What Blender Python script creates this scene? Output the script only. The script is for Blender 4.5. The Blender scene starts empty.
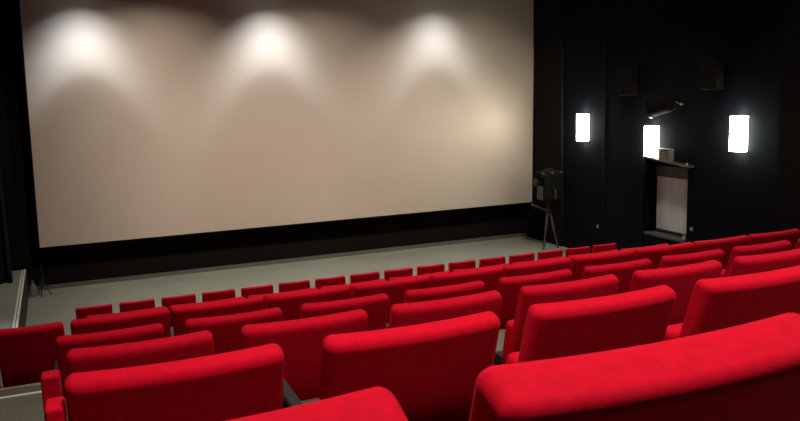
import bpy, bmesh, math, random
from mathutils import Vector, Matrix
random.seed(7)
PI = math.pi
S = bpy.context.scene
C = S.collection

# ------------------------------------------------------------------ helpers
def tag(o, label=None, cat=None, group=None, kind=None):
    if label: o['label'] = label
    if cat: o['category'] = cat
    if group: o['group'] = group
    if kind: o['kind'] = kind
    return o

def obj(name, bm, m, parent=None, smooth=None):
    me = bpy.data.meshes.new(name)
    bmesh.ops.recalc_face_normals(bm, faces=bm.faces)
    bm.to_mesh(me); bm.free()
    if smooth is not None:
        for p in me.polygons: p.use_smooth = True
        if smooth < 180:
            me.set_sharp_from_angle(angle=math.radians(smooth))
    me.materials.append(m)
    o = bpy.data.objects.new(name, me); C.objects.link(o)
    if parent: o.parent = parent
    return o

def thing(name, label, cat, loc=(0, 0, 0), rotz=0, group=None):
    o = bpy.data.objects.new(name, None); C.objects.link(o)
    o.location = loc; o.rotation_euler = (0, 0, rotz)
    o.empty_display_size = .1
    return tag(o, label, cat, group)

def struct(name, bm, m, smooth=None):
    return tag(obj(name, bm, m, None, smooth), kind='structure')

def box(bm, x0, x1, y0, y1, z0, z1):
    v = [bm.verts.new((x, y, z)) for x in (x0, x1) for y in (y0, y1) for z in (z0, z1)]
    for f in ((0, 1, 3, 2), (4, 6, 7, 5), (0, 4, 5, 1), (2, 3, 7, 6), (0, 2, 6, 4), (1, 5, 7, 3)):
        bm.faces.new([v[i] for i in f])
    return v

def boxm(*a):
    bm = bmesh.new(); box(bm, *a); return bm

def bevbox(x0, x1, y0, y1, z0, z1, r=.01, seg=2):
    bm = boxm(x0, x1, y0, y1, z0, z1)
    bmesh.ops.bevel(bm, geom=list(bm.edges), offset=r, segments=seg, profile=.5, affect='EDGES')
    return bm

def cushion(w, d, h, r, seg=5, mid=8, warp=None):
    """rounded block centred on the origin; warp(x, y, z) -> new point"""
    bm = bmesh.new()
    def coords(half, n):
        e = [-half + r - r * math.tan(PI / 4 * (1 - i / seg)) for i in range(seg)]
        inner = half - r
        m_ = [-inner + 2 * inner * i / n for i in range(n + 1)]
        return e + m_ + [-c for c in reversed(e)]
    ax = (coords(w / 2, mid), coords(d / 2, 2), coords(h / 2, max(3, mid // 2)))
    H = (w / 2 - r, d / 2 - r, h / 2 - r)
    def place(p):
        q = Vector([max(-H[i], min(H[i], p[i])) for i in range(3)])
        n = Vector(p) - q
        out = q + n.normalized() * r
        if warp: out = Vector(warp(*out))
        return out
    for a in range(3):
        b, c = [i for i in range(3) if i != a]
        for s in (0, -1):
            g = []
            for u in ax[b]:
                row = []
                for v in ax[c]:
                    p = [0, 0, 0]; p[a] = ax[a][s]; p[b] = u; p[c] = v
                    row.append(bm.verts.new(place(p)))
                g.append(row)
            for i in range(len(g) - 1):
                for j in range(len(g[0]) - 1):
                    bm.faces.new((g[i][j], g[i + 1][j], g[i + 1][j + 1], g[i][j + 1]))
    bmesh.ops.remove_doubles(bm, verts=bm.verts, dist=1e-4)
    return bm

def tube(bm, a, b, r0, r1=None, n=14, cap=True):
    a, b = Vector(a), Vector(b); r1 = r0 if r1 is None else r1
    z = (b - a).normalized()
    x = z.orthogonal().normalized(); y = z.cross(x)
    A = [bm.verts.new(a + (x * math.cos(t) + y * math.sin(t)) * r0) for t in [2 * PI * i / n for i in range(n)]]
    B = [bm.verts.new(b + (x * math.cos(t) + y * math.sin(t)) * r1) for t in [2 * PI * i / n for i in range(n)]]
    for i in range(n):
        bm.faces.new((A[i], A[(i + 1) % n], B[(i + 1) % n], B[i]))
    if cap:
        bm.faces.new(A); bm.faces.new(B)
    return bm

def tubem(*a, **k):
    bm = bmesh.new(); tube(bm, *a, **k); return bm

def lathe(profile, n=28):
    """profile of (radius, z)"""
    bm = bmesh.new(); rings = []
    for r, z in profile:
        if r < 1e-5: rings.append([bm.verts.new((0, 0, z))])
        else: rings.append([bm.verts.new((r * math.cos(2 * PI * i / n), r * math.sin(2 * PI * i / n), z)) for i in range(n)])
    for A, B in zip(rings, rings[1:]):
        for i in range(n):
            a = [A[i % len(A)], A[(i + 1) % len(A)], B[(i + 1) % len(B)], B[i % len(B)]]
            u = []
            for v in a:
                if v not in u: u.append(v)
            if len(u) > 2: bm.faces.new(u)
    return bm

def dup(root, loc, label, group=None, rotz=None):
    r = root.copy(); C.objects.link(r); r.location = loc
    if rotz is not None: r.rotation_euler = (0, 0, rotz)
    r['label'] = label
    if group: r['group'] = group
    for ch in list(root.children):
        c = ch.copy(); C.objects.link(c); c.parent = r
        for g in ch.children:
            d = g.copy(); C.objects.link(d); d.parent = c
    return r

# ------------------------------------------------------------------ materials
def mat(name, col, rough=.6, metal=0, noise=None, bump=None, spec=.5, sheen=0, sheen_tint=None, emit=None, strength=0):
    m = bpy.data.materials.new(name); m.use_nodes = True
    nt = m.node_tree; b = nt.nodes['Principled BSDF']
    b.inputs['Base Color'].default_value = (*col, 1)
    b.inputs['Roughness'].default_value = rough
    b.inputs['Metallic'].default_value = metal
    b.inputs['Specular IOR Level'].default_value = spec
    if sheen:
        b.inputs['Sheen Weight'].default_value = sheen
        b.inputs['Sheen Roughness'].default_value = .45
        b.inputs['Sheen Tint'].default_value = (*(sheen_tint or col), 1)
    if emit:
        b.inputs['Emission Color'].default_value = (*emit, 1)
        b.inputs['Emission Strength'].default_value = strength
    tc = nt.nodes.new('ShaderNodeTexCoord')
    if noise:
        sc, amt = noise
        n = nt.nodes.new('ShaderNodeTexNoise'); n.inputs['Scale'].default_value = sc; n.inputs['Detail'].default_value = 5
        nt.links.new(tc.outputs['Object'], n.inputs['Vector'])
        r = nt.nodes.new('ShaderNodeMapRange')
        r.inputs['From Min'].default_value = .3; r.inputs['From Max'].default_value = .7
        r.inputs['To Min'].default_value = 1 - amt; r.inputs['To Max'].default_value = 1 + amt
        nt.links.new(n.outputs['Fac'], r.inputs['Value'])
        mx = nt.nodes.new('ShaderNodeVectorMath'); mx.operation = 'SCALE'
        mx.inputs[0].default_value = col
        nt.links.new(r.outputs[0], mx.inputs['Scale'])
        nt.links.new(mx.outputs[0], b.inputs['Base Color'])
    if bump:
        sc, st = bump
        n2 = nt.nodes.new('ShaderNodeTexNoise'); n2.inputs['Scale'].default_value = sc; n2.inputs['Detail'].default_value = 4
        nt.links.new(tc.outputs['Object'], n2.inputs['Vector'])
        bp = nt.nodes.new('ShaderNodeBump'); bp.inputs['Strength'].default_value = st; bp.inputs['Distance'].default_value = .004
        nt.links.new(n2.outputs['Fac'], bp.inputs['Height'])
        nt.links.new(bp.outputs[0], b.inputs['Normal'])
    return m

M = {}
M['velvet'] = mat('red_velvet', (.62, .001, .024), .85, noise=(30, .10), bump=(220, .25), spec=.12, sheen=.12, sheen_tint=(1, .08, .10))
M['velvet2'] = mat('red_seat_cloth', (.50, .001, .022), .9, noise=(30, .08), bump=(300, .25), spec=.1, sheen=.06, sheen_tint=(1, .08, .10))
M['blackplastic'] = mat('black_plastic', (.015, .013, .013), .5)
M['screen'] = mat('projection_screen', (.57, .52, .475), .48, metal=.42, spec=.5, noise=(2.0, .015))
M['mask'] = mat('black_masking_cloth', (.0055, .0045, .0035), .95, spec=.1, noise=(6, .15))
M['black'] = mat('black_wall_cloth', (.0075, .0075, .0085), .95, spec=.15, noise=(5, .15))
M['navy'] = mat('navy_wall_fabric', (.0072, .0100, .0160), .95, spec=.05, noise=(40, .12), bump=(300, .2))
M['ceil'] = mat('dark_ceiling_paint', (.02, .02, .022), .9)
M['floor'] = mat('grey_vinyl_floor', (.245, .272, .245), .55, noise=(1.2, .09), bump=(60, .05), spec=.35)
M['carpet'] = mat('dark_grey_tread_carpet', (.15, .155, .13), .9, noise=(40, .15), bump=(200, .3))
M['riser'] = mat('black_riser', (.012, .012, .012), .8)
M['nosing'] = mat('pale_nosing_strip', (.80, .80, .74), .45, noise=(12, .06))
M['trim_shade'] = mat('grey_trim_and_shade', (.085, .085, .078), .6)  # grey for small fittings and for the painted shade strip
M['glow'] = mat('lit_opal_glass', (.9, .9, .85), .4, emit=(1, .91, .68), strength=32)
M['metal'] = mat('dark_metal', (.05, .05, .05), .35, metal=.8)
M['steel'] = mat('brushed_steel', (.28, .275, .25), .35, metal=.9)
M['blackpaint'] = mat('black_enamel', (.006, .006, .006), .8, spec=.12)
M['speaker'] = mat('speaker_cabinet', (.008, .0078, .0075), .8, spec=.1, noise=(20, .15))
M['grille'] = mat('speaker_grille', (.011, .0105, .0095), .9, spec=.1, bump=(500, .6))
M['blind'] = mat('white_blind_cloth', (.72, .80, .85), .8, noise=(6, .04))
M['greybox'] = mat('grey_plastic', (.16, .155, .13), .5)
M['paleplastic'] = mat('pale_plastic', (.5, .5, .46), .4)
M['sill'] = mat('sill_paint', (.09, .08, .075), .5)
M['wood'] = mat('dark_ledge_wood', (.05, .045, .04), .3, noise=(15, .2))

# ------------------------------------------------------------------ rows
K = 1.75
P = .58 * K
ROW = {  # y of the seat tops, z of the tops, x of the first left edge
    'A': (.7488 * K, -.3333 * K, -.1945 * K),
    'B': (1.7376 * K, -.5866 * K, -.1068 * K),
    'C': (2.6887 * K, -.8168 * K, -.1502 * K),
    'D': (3.7395 * K, -1.062 * K, -.2499 * K),
    'E': (4.7479 * K, -1.2574 * K, -.2268 * K),
    'G': (10.05, -2.63, -.305),
    'F': (11.3196, -2.8198, -.4566),
}
HB = .92
W = .827 * P
fl = {k: v[1] - HB for k, v in ROW.items()}
fl['A'] += .012
FLOOR = -3.72

# ------------------------------------------------------------------ setting
XL, XR, YB, YW, ZC = -2.9, 10.2, -1.8, 16.85, 3.25
edges = [ROW[k][0] - .07 for k in 'BCDEGF']       # front edge of each tread
bm = bmesh.new()
y = YB
for k, e in zip('ABCDEG', edges):
    box(bm, XL, XR, y, e if k != 'G' else 10.95, FLOOR - .3, fl[k])
    y = e
bm2 = bm
struct('floor', bm2, M['carpet'])
struct('floor_stage', boxm(XL, XR, 10.95, YW, FLOOR - .3, FLOOR), M['floor'])
# raised side platform at the far left, its edge slightly splayed
PZ = -3.263
bm = bmesh.new()
pts = [(-1.508 - .012, 16.85), (-1.29, 12.0), (XL, 12.0), (XL, 16.85)]
lo = [bm.verts.new((x, y, FLOOR)) for x, y in pts]; hi = [bm.verts.new((x, y, PZ)) for x, y in pts]
bm.faces.new(lo); bm.faces.new(hi)
for i in range(4): bm.faces.new((lo[i], lo[(i + 1) % 4], hi[(i + 1) % 4], hi[i]))
struct('floor_platform', bm, M['floor'])
def splay_strip(x_off0, x_off1, z0, z1):
    bm = bmesh.new()
    a = Vector((-1.52, 16.84)); b = Vector((-1.29, 12.0))
    v = []
    for z in (z0, z1):
        for (p, o) in ((a, x_off0), (b, x_off0), (b, x_off1), (a, x_off1)):
            v.append(bm.verts.new((p.x + o, p.y, z)))
    for f in ((0, 1, 2, 3), (4, 5, 6, 7), (0, 1, 5, 4), (1, 2, 6, 5), (2, 3, 7, 6), (3, 0, 4, 7)):
        bm.faces.new([v[i] for i in f])
    return bm
struct('trim_1', splay_strip(-.03, -.002, PZ, PZ + .008), M['nosing'])
struct('trim_2', splay_strip(-.075, -.05, PZ, PZ + .006), M['nosing'])
struct('trim_3', splay_strip(.002, .02, FLOOR, PZ - .002), M['riser'])
# aisle nosings at the left end of the fourth row
eD = edges[3]
struct('trim_4', boxm(-1.9, -.62, eD - .045, eD + .004, fl['D'], fl['D'] + .01), M['nosing'])
bm = boxm(-1.9, -.52, 6.55, 7.49, fl['D'], fl['D'] + .17)
struct('floor_step', bm, M['carpet'])
struct('trim_5', boxm(-1.9, -.52, 7.445, 7.495, fl['D'] + .17, fl['D'] + .18), M['nosing'])
struct('trim_6', boxm(-1.9, -.52, 6.70, 6.74, fl['D'] + .17, fl['D'] + .18), M['nosing'])

struct('wall_back', boxm(XL, XR + .6, YW, YW + .2, FLOOR - .3, ZC + .2), M['mask'])
struct('wall_rear', boxm(XL, XR + .6, YB - .2, YB, FLOOR - .3, ZC + .2), M['black'])
struct('wall_left', boxm(XL - .2, XL, YB - .2, YW + .2, FLOOR - .3, ZC + .2), M['black'])
# right wall with its recess
RY0, RY1, RZ0, RZ1 = 11.17, 12.36, -2.95, -1.42
bm = bmesh.new()
box(bm, XR, XR + .6, YB, RY0, FLOOR - .3, ZC + .2)
box(bm, XR, XR + .6, RY1, YW, FLOOR - .3, ZC + .2)
box(bm, XR, XR + .6, RY0, RY1, FLOOR - .3, RZ0)
box(bm, XR, XR + .6, RY0, RY1, RZ1, ZC + .2)
box(bm, XR + .34, XR + .6, RY0, RY1, RZ0, RZ1)
struct('wall_right', bm, M['navy'])
struct('ceiling', boxm(XL - .2, XR + .6, YB - .2, YW + .2, ZC, ZC + .2), M['ceil'])
struct('shade_strip_back', boxm(-1.45, XR, YW - .02, YW, FLOOR, FLOOR + .09), M['trim_shade'])  # dark strip standing in for the shaded floor along the wall
# upright joint strips on the right wall, and the corner pilaster
struct('trim_7', boxm(XR - .025, XR, 13.66, 13.72, FLOOR, ZC), M['black'])
struct('trim_8', boxm(XR - .025, XR, 12.40, 12.46, FLOOR, RZ1), M['black'])
struct('trim_9', boxm(XR - .10, XR, 7.4, 9.08, fl['E'], ZC), M['black'])
struct('trim_10', boxm(XR - .06, XR, 15.25, YW, FLOOR, ZC), M['black'])
struct('window_sill', bevbox(XR - .03, XR + .335, RY0 + .01, RY1 - .01, RZ0, RZ0 + .05, .008), M['sill'])

# screen: fabric on a deep frame in front of the back wall
SY = 16.45
t = thing('cinema_screen', 'huge blank pale projection screen hung on the far wall above the stage floor', 'screen', (4.44, SY, -2.775))
sw = 11.27
bm = bmesh.new(); box(bm, -sw / 2, sw / 2, 0, .012, 0, 5.3)
for v in bm.verts: v.co.x += .019 * v.co.z
obj('screen_fabric', bm, M['screen'], t)
bm = bmesh.new()
box(bm, -sw / 2 - .03, -sw / 2, -.01, .09, -.03, 5.33); box(bm, sw / 2, sw / 2 + .03, -.01, .09, -.03, 5.33)
box(bm, -sw / 2, sw / 2, -.01, .09, -.03, 0); box(bm, -sw / 2, sw / 2, -.01, .09, 5.3, 5.33)
for v in bm.verts: v.co.x += .019 * v.co.z
obj('screen_frame', bm, M['mask'], t)
for x in (-4.5, -1.5, 1.5, 4.5): obj('wall_bracket', boxm(x - .05, x + .05, .02, YW - SY - .002, 2.2, 2.3), M['metal'], t)

# pleated black drape at the left of the screen
bm = bmesh.new()
n = 60; top, bot = [], []
x0, x1 = XL + .03, -1.66
outl = []
for i in range(n + 1):
    u = i / n; x = x0 + (x1 - x0) * u
    outl.append((x, 15.68 + .05 * math.sin(u * 44) + .01))
ring = outl + [(x, y + .06) for x, y in reversed(outl)]
lo = [bm.verts.new((x, y, PZ + .003)) for x, y in ring]; hi = [bm.verts.new((x, y, ZC - .02)) for x, y in ring]
m_ = len(ring)
for i in range(m_): bm.faces.new((lo[i], lo[(i + 1) % m_], hi[(i + 1) % m_], hi[i]))
for i in range(n):
    j = m_ - 1 - i
    bm.faces.new((lo[i], lo[i + 1], lo[j - 1], lo[j])); bm.faces.new((hi[i], hi[i + 1], hi[j - 1], hi[j]))
tag(obj('stage_drape', bm, M['black'], None, 60), 'black pleated drape hanging at the far left beside the screen', 'curtain')

# ------------------------------------------------------------------ wide recliners
LEAN = math.radians(19)
def make_wide(w, name='armchair', wide_arms=True, dd=.118):
    t = thing(name, 'x', 'seat')
    hw = w / 2
    hh, r = .80, .044
    ca, sa = math.cos(LEAN), math.sin(LEAN)
    def warp(x, y, z):
        u = x / hw
        Y = y - dd / 2 + .024 * (u * u) - .024         # ends wrap forward around the sitter
        Z = z - hh / 2
        return (x, Y * ca - Z * sa + .03, Z * ca + Y * sa + HB + .033)   # reclined about the front top edge
    obj('backrest', cushion(w, dd, hh, r, 5, 12, warp), M['velvet'], t, 180)
    fa = math.radians(14)                            # tip-up cushion, folded against the back
    def ws(x, y, z): return (x, y * math.cos(fa) - z * math.sin(fa) + .37, z * math.cos(fa) + y * math.sin(fa) + .37)
    obj('seat_cushion', cushion(w - .15, .12, .42, .045, 3, 6, ws), M['velvet'], t, 180)
    for s in (-1, 1):
        xa = s * (hw + .04) if wide_arms else s * (hw - .02)
        obj('armrest', cushion(.070, .44, .05, .02, 3, 4, lambda x, y, z: (x + xa, y + .58, z + .47)), M['blackplastic'], t, 180)
        obj('arm_support', bevbox(xa - .028, xa + .028, .40, .78, .0, .445, .012), M['blackplastic'], t)
    obj('base', bevbox(-hw + .09, hw - .09, .42, .60, .0, .25, .012), M['blackplastic'], t)
    return t

def end_panel(parent, w, x0, x1, ztop, y0=-.05, y1=.09):
    x_c = (x0 + x1) / 2 - w / 2
    bm = cushion(x1 - x0, y1 - y0, ztop, .014, 3, 4, lambda x, y, z: (x + x_c, y + (y0 + y1) / 2, z + ztop / 2))
    return obj('side_panel', bm, M['velvet'], parent, 180)

ordn = ['first', 'second', 'third', 'fourth', 'fifth', 'sixth', 'seventh', 'eighth', 'ninth', 'tenth', 'eleventh', 'twelfth',
        'thirteenth', 'fourteenth', 'fifteenth', 'sixteenth']
rowname = {'A': 'nearest row', 'B': 'second-nearest row', 'C': 'third row from the camera', 'D': 'fourth row from the camera',
           'E': 'fifth row from the camera', 'G': 'sixth row from the camera'}
count = {'A': 2, 'B': 4, 'C': 6, 'D': 9, 'E': 10, 'G': 9}
note = {('A', 0): 'wide red velvet seat cut by the bottom edge of the picture, nearest row',
        ('A', 1): 'largest red velvet seat, brightly lit curved top, nearest row',
        ('B', 0): 'wide red velvet seat at the aisle end of the second-nearest row, with red side panel',
        ('C', 0): 'wide red velvet seat at the aisle end of the third row, with red side panel'}
proto = make_wide(W)
proto_a = make_wide(W, dd=.175)
WE = .97 * P
proto_e = make_wide(WE, wide_arms=False)
used = {}
row_ends = []
for k in 'ABCDEG':
    D, zt, x0 = ROW[k]
    pr, ww = (proto_e, WE) if k in 'EG' else (proto_a if k == 'A' else proto, W)
    for i in range(count[k]):
        lab = note.get((k, i))
        if not lab:
            if k == 'G':
                lab = 'red velvet seat peeking over the fifth row, %s from the left in the sixth row' % ordn[i]
            elif k == 'E':
                lab = 'red velvet seat in the fifth row from the camera, %s from the left' % ordn[i + 1]
            else:
                lab = 'wide red velvet seat in the %s, %s from the left' % (rowname[k], ordn[i])
        loc = (x0 + ww / 2 + i * P, D, fl[k])
        grp = 'wide red seats in the ' + rowname[k]
        if pr.name not in used:
            s = pr; s.location = loc; s['label'] = lab; s['group'] = grp; used[pr.name] = 1
        else:
            s = dup(pr, loc, lab, grp)
        s.scale = (1.07, 1, 1) if (k, i) == ('A', 1) else (1, 1, 1)
        if (k, i) == ('A', 1): s.location.x += .035 * W
        if i == 0 and k in 'BC': row_ends.append((s, k))
# row ends at the aisle: an upholstered end panel instead of the outer arm
for s, k in row_ends:
    for ch in list(s.children):
        if ch.name.startswith('arm') and ch.bound_box[0][0] < -.3: bpy.data.objects.remove(ch)
    if k == 'B': end_panel(s, W, -.075, -.006, .83)
    else: end_panel(s, W, -.145, -.045, .805)
# narrow end seat across the aisle, fifth row
D, zt, x0 = ROW['E']
w0 = .63
e0 = make_wide(w0, 'armchair', False)
e0.location = (-.775, D, fl['E'])
tag(e0, 'narrow red seat at the far left end of the fifth row, beyond the aisle step', 'seat', 'wide red seats in the ' + rowname['E'])
end_panel(e0, w0, -.115, -.012, .70)

# ------------------------------------------------------------------ small front-row seats
FP, FW = .58, .48
D, zt, x0 = ROW['F']
def make_small():
    t = thing('cinema_chair', 'x', 'seat', group='small red seats in the front row')
    hh = .62
    def wb(x, y, z): return (x * (1 + .02 * (z / hh)), y - (z - hh / 2) * .10 + .03 * (2 * x / FW) ** 2, z + .90 - hh / 2)
    obj('backrest', cushion(FW, .09, hh, .022, 3, 8, wb), M['velvet2'], t, 180)
    obj('seat_cushion', cushion(FW - .02, .44, .12, .04, 3, 5, lambda x, y, z: (x, y + .30, z + .42)), M['velvet2'], t, 180)
    for s in (-1, 1):
        xa = s * (FW / 2 + .026)
        obj('armrest', bevbox(xa - .022, xa + .022, .06, .42, .60, .64, .01), M['blackplastic'], t)
        obj('leg', bevbox(xa - .016, xa + .016, .14, .34, 0, .60, .008), M['blackplastic'], t)
    obj('seat_frame', bevbox(-FW / 2, FW / 2, .20, .26, .30, .36, .008), M['blackplastic'], t)
    return t
sp = make_small()
for i in range(16):
    lab = 'small red seat in the front row by the stage, %s from the left' % ordn[i]
    if i == 0: lab = 'small red seat at the left end of the front row by the stage'
    if i == 15: lab = 'small red seat at the right end of the front row, against the dark wall'
    loc = (x0 + FW / 2 + i * FP, D, FLOOR)
    if i == 0: sp.location = loc; sp['label'] = lab
    else: dup(sp, loc, lab)

# ------------------------------------------------------------------ wall lamps
def make_sconce():
    t = thing('wall_lamp', 'x', 'lamp', group='glowing wall lamps on the right wall')
    w, d, h = .26, .17, .625
    obj('back_plate', bevbox(-.012, 0, -w * .36, w * .36, .05, h - .05, .004), M['metal'], t)
    bm = bevbox(-d, -.012, -w / 2, w / 2, 0.012, h - .012, .012, 3)
    obj('lamp_shade', bm, M['glow'], t)
    bm = bmesh.new()
    for z0 in (0, h - .012):
        for (a, b, c, e) in ((-d - .004, -d + .008, -w / 2 - .004, w / 2 + .004), (-.024, -.012, -w / 2 - .004, w / 2 + .004),
                             (-d + .008, -.024, -w / 2 - .004, -w / 2 + .008), (-d + .008, -.024, w / 2 - .008, w / 2 + .004)):
            box(bm, a, b, c, e, z0, z0 + .012)
    obj('rim', bm, M['metal'], t)
    return t
sc = make_sconce()
for i, (yy, zz, lab) in enumerate(((14.36, -1.165, 'glowing white wall lamp nearest the screen on the dark right wall'),
                                   (12.08, -1.37, 'glowing white wall lamp just above the left end of the ledge'),
                                   (9.90, -1.145, 'glowing white wall lamp farthest right, the largest in view'))):
    if i == 0: sc.location = (XR, yy, zz); sc['label'] = lab
    else: dup(sc, (XR, yy, zz), lab)

# ------------------------------------------------------------------ wall speakers
def make_speaker():
    t = thing('wall_speaker', 'x', 'speaker', group='surround speakers high on the right wall')
    w, d, h = .40, .24, .60
    bm = boxm(-d - .05, -.05, -w / 2, w / 2, 0, h)
    for v in bm.verts:                                   # front leans down towards the seats
        if v.co.x < -.1 and v.co.z < .1: v.co.x += .07
    bmesh.ops.bevel(bm, geom=list(bm.edges), offset=.018, segments=3, profile=.5, affect='EDGES')
    obj('cabinet', bm, M['speaker'], t, 40)
    bm = bmesh.new()
    vs = [bm.verts.new(p) for p in ((-d - .056 + .07 * .95, -w / 2 + .02, .03), (-d - .056 + .07 * .95, w / 2 - .02, .03),
                                    (-d - .056 + .002, w / 2 - .02, h - .03), (-d - .056 + .002, -w / 2 + .02, h - .03))]
    f = bm.faces.new(vs)
    e = bmesh.ops.extrude_face_region(bm, geom=[f])
    bmesh.ops.translate(bm, vec=(.01, 0, 0), verts=[v for v in e['geom'] if isinstance(v, bmesh.types.BMVert)])
    obj('grille', bm, M['grille'], t)
    obj('wall_bracket', bevbox(-.06, 0, -.05, .05, h * .35, h * .65, .006), M['metal'], t)
    return t
sk = make_speaker()
sk.location = (XR, 12.76, -.165); sk['label'] = 'black wall speaker to the left, above the middle lamp'
dup(sk, (XR, 10.50, -.085), 'black wall speaker to the right, mounted higher near the right lamp')

# ------------------------------------------------------------------ ledge, blind and what is on it
bm = bmesh.new()
ya, yb, za, zb = 12.25, 11.0, -1.344, -1.46
for (x, s) in ((XR - .16, 0), (XR - .001, 0)):
    pass
v = []
for x in (XR - .17, XR - .001):
    for yy, zz in ((ya, za), (yb, zb)):
        for dz in (-.045, 0): v.append(bm.verts.new((x, yy, zz + dz)))
for f in ((0, 1, 3, 2), (4, 6, 7, 5), (0, 4, 5, 1), (2, 3, 7, 6), (0, 2, 6, 4), (1, 5, 7, 3)): bm.faces.new([v[i] for i in f])
bmesh.ops.bevel(bm, geom=list(bm.edges), offset=.008, segments=2, profile=.5, affect='EDGES')
t = thing('wall_ledge', 'narrow dark ledge sloping on the right wall above the white blind', 'shelf', (0, 0, 0))
obj('ledge_board', bm, M['wood'], t)
bm = bmesh.new()
v = []
for x in (XR - .178, XR - .171):
    for yy, zz in ((ya, za), (yb, zb)):
        for dz in (-.02, .004): v.append(bm.verts.new((x, yy, zz + dz)))
for f in ((0, 1, 3, 2), (4, 6, 7, 5), (0, 4, 5, 1), (2, 3, 7, 6), (0, 2, 6, 4), (1, 5, 7, 3)): bm.faces.new([v[i] for i in f])
obj('edge_strip', bm, M['steel'], t)
bm = bmesh.new(); tube(bm, (XR - .12, 11.07, zb + .005), (XR - .12, 11.07, zb + .05), .028, .02, 12)
obj('end_knob', bm, M['steel'], t)

bm = bmesh.new()
nb = 40
bx = XR + .25
front = []
for i in range(nb + 1):
    yy = RY0 + .02 + (RY1 - RY0 - .08) * i / nb
    front.append((bx + .003 * math.sin(i * .9) + .004 * math.sin(i * .35), yy))
for a in range(nb):
    (xa_, y0_), (xb_, y1_) = front[a], front[a + 1]
    q = [bm.verts.new(p) for p in ((xa_, y0_, -2.84), (xb_, y1_, -2.84), (xb_, y1_, -1.78), (xa_, y0_, -1.78),
                                   (xa_ + .006, y0_, -2.84), (xb_ + .006, y1_, -2.84), (xb_ + .006, y1_, -1.78), (xa_ + .006, y0_, -1.78))]
    for f in ((0, 1, 2, 3), (4, 5, 6, 7), (0, 1, 5, 4), (3, 2, 6, 7), (0, 3, 7, 4), (1, 2, 6, 5)): bm.faces.new([q[i] for i in f])
bmesh.ops.remove_doubles(bm, verts=bm.verts, dist=1e-5)
t = thing('roller_blind', 'pale grey-white blind pulled down in the wall recess under the ledge', 'blind', (0, 0, 0))
obj('blind_cloth', bm, M['blind'], t)
obj('blind_cassette', bevbox(bx - .03, bx + .06, RY0 + .01, RY1 - .05, -1.78, -1.56, .01), M['trim_shade'], t)
obj('bottom_bar', bevbox(bx - .02, bx + .02, RY0 + .02, RY1 - .06, -2.87, -2.84, .006), M['sill'], t)
tag(obj('window_hook', bevbox(XR + .02, XR + .05, 11.22, 11.30, RZ0 + .05, RZ0 + .13, .01), M['paleplastic']),
    'small pale catch on the sill at the lower right corner of the blind', 'hook')

# box on the ledge: it sits level on a wedge foot
t = thing('control_box', 'small grey box standing on the dark ledge right of the middle lamp', 'box', (XR - .10, 11.66, -1.43))
obj('case', bevbox(-.06, .06, -.16, .14, .01, .21, .012), M['greybox'], t)
obj('lid', bevbox(-.065, .065, -.165, .145, .21, .25, .01), M['greybox'], t)
bm = bmesh.new()
zl = lambda yy: za + (zb - za) * (yy - ya) / (yb - ya)
v = []
for x in (-.05, .05):
    for yy in (-.15, .13):
        for z in (zl(11.66 + yy) + 1.43 + .0005, .012): v.append(bm.verts.new((x, yy, z)))
for f in ((0, 1, 3, 2), (4, 6, 7, 5), (0, 4, 5, 1), (2, 3, 7, 6), (0, 2, 6, 4), (1, 5, 7, 3)): bm.faces.new([v[i] for i in f])
obj('foot', bm, M['blackplastic'], t)

# spotlight above the middle lamp
t = thing('stage_spotlight', 'black stage spotlight on a bracket above the middle wall lamp', 'spotlight', (XR, 11.6, -.36))
ax0, ax1 = Vector((-.29, .26, -.075)), Vector((-.20, -.30, .06))
dirv = (ax0 - ax1).normalized()
bm = bmesh.new()
tube(bm, ax1, ax1 + dirv * .12, .10, .145, 24, True); tube(bm, ax1 + dirv * .12, ax0, .145, .15, 24, True)
obj('lamp_housing', bm, M['blackpaint'], t, 40)
bm = bmesh.new(); tube(bm, ax0 - dirv * .005, ax0 + dirv * .02, .165, .165, 28, True)
obj('front_rim', bm, M['metal'], t, 40)
bm = bmesh.new(); tube(bm, ax0 + dirv * .02, ax0 + dirv * .026, .115, .115, 28, True)
obj('lens', bm, M['blackpaint'], t, 40)
mid = (ax0 + ax1) / 2
bm = bmesh.new()
tube(bm, (0, 0, .0), (-.12, 0, .0), .02, .02); tube(bm, (-.12, 0, 0), mid + Vector((0, 0, -.05)), .018, .018)
obj('yoke', bm, M['metal'], t, 40)
bm = bmesh.new(); tube(bm, ax1, ax1 - dirv * .10 + Vector((0, 0, -.05)), .014, .014)
bmesh.ops.create_uvsphere(bm, u_segments=12, v_segments=8, radius=.03, matrix=Matrix.Translation(ax1 - dirv * .13 + Vector((0, 0, -.06))))
obj('focus_knob', bm, M['steel'], t, 60)
obj('wall_plate', bevbox(-.02, 0, -.06, .06, -.08, .08, .005), M['metal'], t)

# sockets
for yy, zz, lab in ((13.90, -3.03, 'tiny pale wall socket low on the dark wall left of the blind'),
                    (11.03, -2.65, 'tiny wall socket just right of the white blind')):
    t = thing('wall_socket', lab, 'socket', (XR, yy, zz), 0, 'wall sockets')
    obj('socket_plate', bevbox(-.012, 0, -.045, .045, -.045, .045, .004), M['trim_shade'], t)
    obj('socket_insert', tubem((-.018, 0, 0), (-.011, 0, 0), .024, .024), M['paleplastic'], t, 40)

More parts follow.
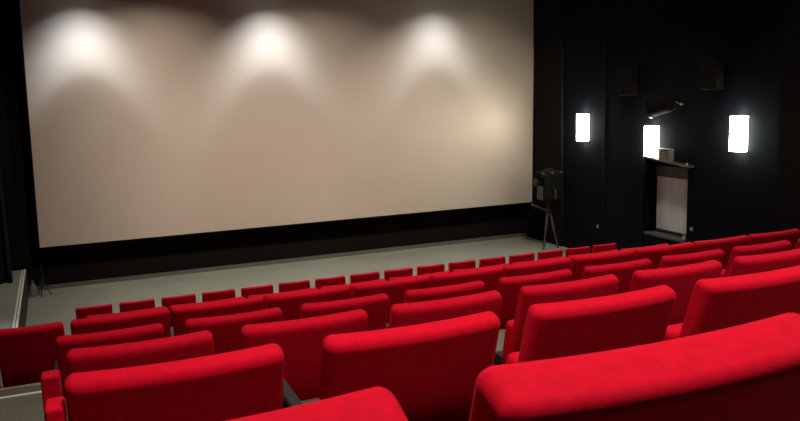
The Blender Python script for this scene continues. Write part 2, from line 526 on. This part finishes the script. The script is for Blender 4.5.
# ------------------------------------------------------------------ tripod with old film camera, right of the screen
t = thing('tripod', 'grey three-legged tripod standing on the stage floor right of the screen', 'tripod', (9.82, 15.3, FLOOR))
for a in (205, 335, 85):
    p = Vector((math.cos(math.radians(a)) * .22, math.sin(math.radians(a)) * .22, 0))
    bm = bmesh.new(); tube(bm, p * .16 + Vector((0, 0, .88)), p * .6 + Vector((0, 0, .40)), .026, .026)
    tube(bm, p * .6 + Vector((0, 0, .40)), p + Vector((0, 0, .018)), .019, .015)
    lg = obj('leg', bm, M['steel'], t, 50)
    obj('foot', tubem(p, p + Vector((0, 0, .03)), .03, .022), M['blackplastic'], lg, 50)
obj('crown', tubem((0, 0, .84), (0, 0, .94), .075, .09, 20), M['metal'], t, 50)
obj('center_column', tubem((0, 0, .94), (0, 0, 1.12), .045, .045, 16), M['metal'], t, 50)
obj('pan_head', bevbox(-.12, .12, -.09, .09, 1.10, 1.16, .01), M['metal'], t)
obj('pan_handle', tubem((-.10, -.05, .92), (-.52, -.12, 1.10), .016, .02, 12), M['steel'], t, 50)
t = thing('film_camera', 'bulky black vintage film camera mounted on the tripod by the screen', 'camera', (9.82, 15.3, FLOOR + 1.161))
obj('camera_body', bevbox(-.22, .24, -.17, .17, 0, .52, .02), M['blackpaint'], t)
obj('side_plate', bevbox(-.25, -.222, -.12, .10, .02, .34, .006), M['trim_shade'], t)
obj('front_plate', bevbox(.06, .10, -.19, -.172, .02, .26, .006), M['steel'], t)
bm = bevbox(-.30, .31, -.15, .15, .52, .68, .03, 3)
obj('film_magazine', bm, M['blackpaint'], t)
obj('lens', tubem((-.21, 0, .42), (-.35, 0, .44), .075, .09, 20), M['blackpaint'], t, 50)
obj('lens_rim', tubem((-.35, 0, .44), (-.365, 0, .441), .094, .094, 20), M['metal'], t, 50)
for x in (-.25, .0, .25):
    obj('knob', tubem((x, -.15, .64), (x, -.19, .64), .03, .024, 14), M['steel'], t, 50)
obj('carry_handle', bevbox(-.12, .12, -.02, .02, .69, .73, .01), M['metal'], t)

# left of the screen: slim stand and a pale canister
t = thing('floor_stand', 'thin black floor stand with splayed legs under the left corner of the screen', 'stand', (-1.20, 16.3, FLOOR))
obj('pole', tubem((0, 0, .15), (0, 0, .62), .014, .012), M['metal'], t, 50)
for a in (15, 135, 255):
    p = Vector((math.cos(math.radians(a)) * .13, math.sin(math.radians(a)) * .13, .008))
    obj('leg', tubem((0, 0, .40), p, .009, .009, 10), M['metal'], t, 50)
t = thing('canister', 'small pale canister on the floor beside the platform left of the screen', 'canister', (-1.385, 16.35, FLOOR))
obj('body', lathe([(0, 0), (.055, 0), (.06, .02), (.06, .20), (.03, .26), (0, .26)]), M['greybox'], t, 40)
obj('cap', lathe([(0, .26), (.026, .26), (.026, .31), (.02, .32), (0, .32)]), M['trim_shade'], t, 40)

# ------------------------------------------------------------------ lights
def spot(name, loc, target, power, col, size, blend, radius=.06):
    l = bpy.data.lights.new(name, 'SPOT'); l.energy = power; l.color = col
    l.spot_size = math.radians(size); l.spot_blend = blend; l.shadow_soft_size = radius
    o = bpy.data.objects.new(name, l); C.objects.link(o); o.location = loc
    d = Vector(target) - Vector(loc); o.rotation_euler = d.to_track_quat('-Z', 'Y').to_euler()
    return o
def area(name, loc, power, col, size, target=None, spread=180):
    l = bpy.data.lights.new(name, 'AREA'); l.energy = power; l.color = col; l.shape = 'DISK'; l.size = size
    l.spread = math.radians(spread)
    o = bpy.data.objects.new(name, l); C.objects.link(o); o.location = loc
    d = Vector(target or (loc[0], loc[1], loc[2] - 1)) - Vector(loc)
    o.rotation_euler = d.to_track_quat('-Z', 'Y').to_euler()
    return o
WARM = (1, .84, .66)
k = 0
for y, ps in ((2.0, (60, 66, 62)), (5.4, (27, 32, 27)), (8.4, (26, 31, 26)), (11.6, (34, 36, 30))):
    for x, p in zip((.9, 4.4, 7.9), ps):
        area('house_light_%d' % k, (x, y, ZC - .05), p, WARM, .35, None, 95); k += 1
for x, p in ((1.2, 62), (4.6, 62), (8.0, 52)):  # added unseen fill lamps, aimed to lift the lower screen
    area('screen_fill_light', (x, 11.2, ZC - .06), p, WARM, .35, (x, 16.4, -2.4), 68)

# wall washers over the screen: a bright hollow cone, as such reflectors give
def washer(name, loc, power, col):
    o = spot(name, loc, (loc[0], loc[1] + .02, loc[2] - 1), power, col, 130, .3, .05)
    o.rotation_euler = (0, 0, 0)
    l = o.data; l.use_nodes = True
    nt = l.node_tree; em = nt.nodes['Emission']
    tc = nt.nodes.new('ShaderNodeTexCoord')
    sx = nt.nodes.new('ShaderNodeSeparateXYZ'); nt.links.new(tc.outputs['Normal'], sx.inputs[0])
    ab = nt.nodes.new('ShaderNodeMath'); ab.operation = 'ABSOLUTE'; nt.links.new(sx.outputs['Z'], ab.inputs[0])
    ac = nt.nodes.new('ShaderNodeMath'); ac.operation = 'ARCCOSINE'; nt.links.new(ab.outputs[0], ac.inputs[0])
    dv = nt.nodes.new('ShaderNodeMath'); dv.operation = 'DIVIDE'; dv.inputs[1].default_value = math.radians(60)
    nt.links.new(ac.outputs[0], dv.inputs[0])
    cr = nt.nodes.new('ShaderNodeValToRGB'); e = cr.color_ramp.elements
    e[0].position = 0; e[0].color = (.12, .12, .12, 1)
    e[1].position = 1; e[1].color = (0, 0, 0, 1)
    for pos, val in WASH:
        k = e.new(pos); k.color = (val, val, val, 1)
    nt.links.new(dv.outputs[0], cr.inputs[0])
    # the reflector throws most of its light squarely at the wall
    def mth(op, a, b=None):
        n = nt.nodes.new('ShaderNodeMath'); n.operation = op
        for i, v in enumerate((a, b)):
            if v is None: continue
            if isinstance(v, (int, float)): n.inputs[i].default_value = v
            else: nt.links.new(v, n.inputs[i])
        return n.outputs[0]
    x2 = mth('MULTIPLY', sx.outputs['X'], sx.outputs['X']); y2 = mth('MULTIPLY', sx.outputs['Y'], sx.outputs['Y'])
    fr = mth('DIVIDE', y2, mth('ADD', mth('ADD', x2, y2), 1e-5))
    st = mth('MULTIPLY', cr.outputs[0], mth('POWER', fr, 1.5))
    nt.links.new(st, em.inputs['Strength'])
    return o
WASH = [(.17, .04), (.36, .08), (.405, .30), (.44, .85), (.49, 1.0), (.55, .80), (.62, .40), (.69, .15), (.76, .01)]
for i, (x, p) in enumerate(((-.06, 900), (3.62, 900), (7.5, 760))):
    washer('screen_washer_%d' % i, (x, SY - 1.12, 2.95), p, (.93, .97, 1))

# ------------------------------------------------------------------ world
w = bpy.data.worlds.new('World'); S.world = w; w.use_nodes = True
w.node_tree.nodes['Background'].inputs[0].default_value = (.001, .001, .0012, 1)

# ------------------------------------------------------------------ camera
F_PX, YAW, PITCH, ROLL = 762.6954, .3761, -.1508, -.0316
cy, sy = math.cos(YAW), math.sin(YAW)
fw = Vector((sy * math.cos(PITCH), cy * math.cos(PITCH), math.sin(PITCH)))
r0 = Vector((cy, -sy, 0)); u0 = r0.cross(fw)
rr = r0 * math.cos(ROLL) + u0 * math.sin(ROLL); uu = u0 * math.cos(ROLL) - r0 * math.sin(ROLL)
cd = bpy.data.cameras.new('camera'); cam = bpy.data.objects.new('camera', cd); C.objects.link(cam)
cam.matrix_world = Matrix(((rr.x, uu.x, -fw.x, 0), (rr.y, uu.y, -fw.y, 0), (rr.z, uu.z, -fw.z, 0), (0, 0, 0, 1)))
cd.sensor_width = 36; cd.lens = F_PX / 800 * 36; cd.clip_start = .05; cd.clip_end = 100
cd.dof.use_dof = True; cd.dof.focus_distance = 11; cd.dof.aperture_fstop = 9
S.camera = cam

S.view_settings.view_transform = 'Standard'; S.view_settings.look = 'None'
S.view_settings.exposure = 0; S.view_settings.gamma = 1; S.view_settings.use_curve_mapping = False
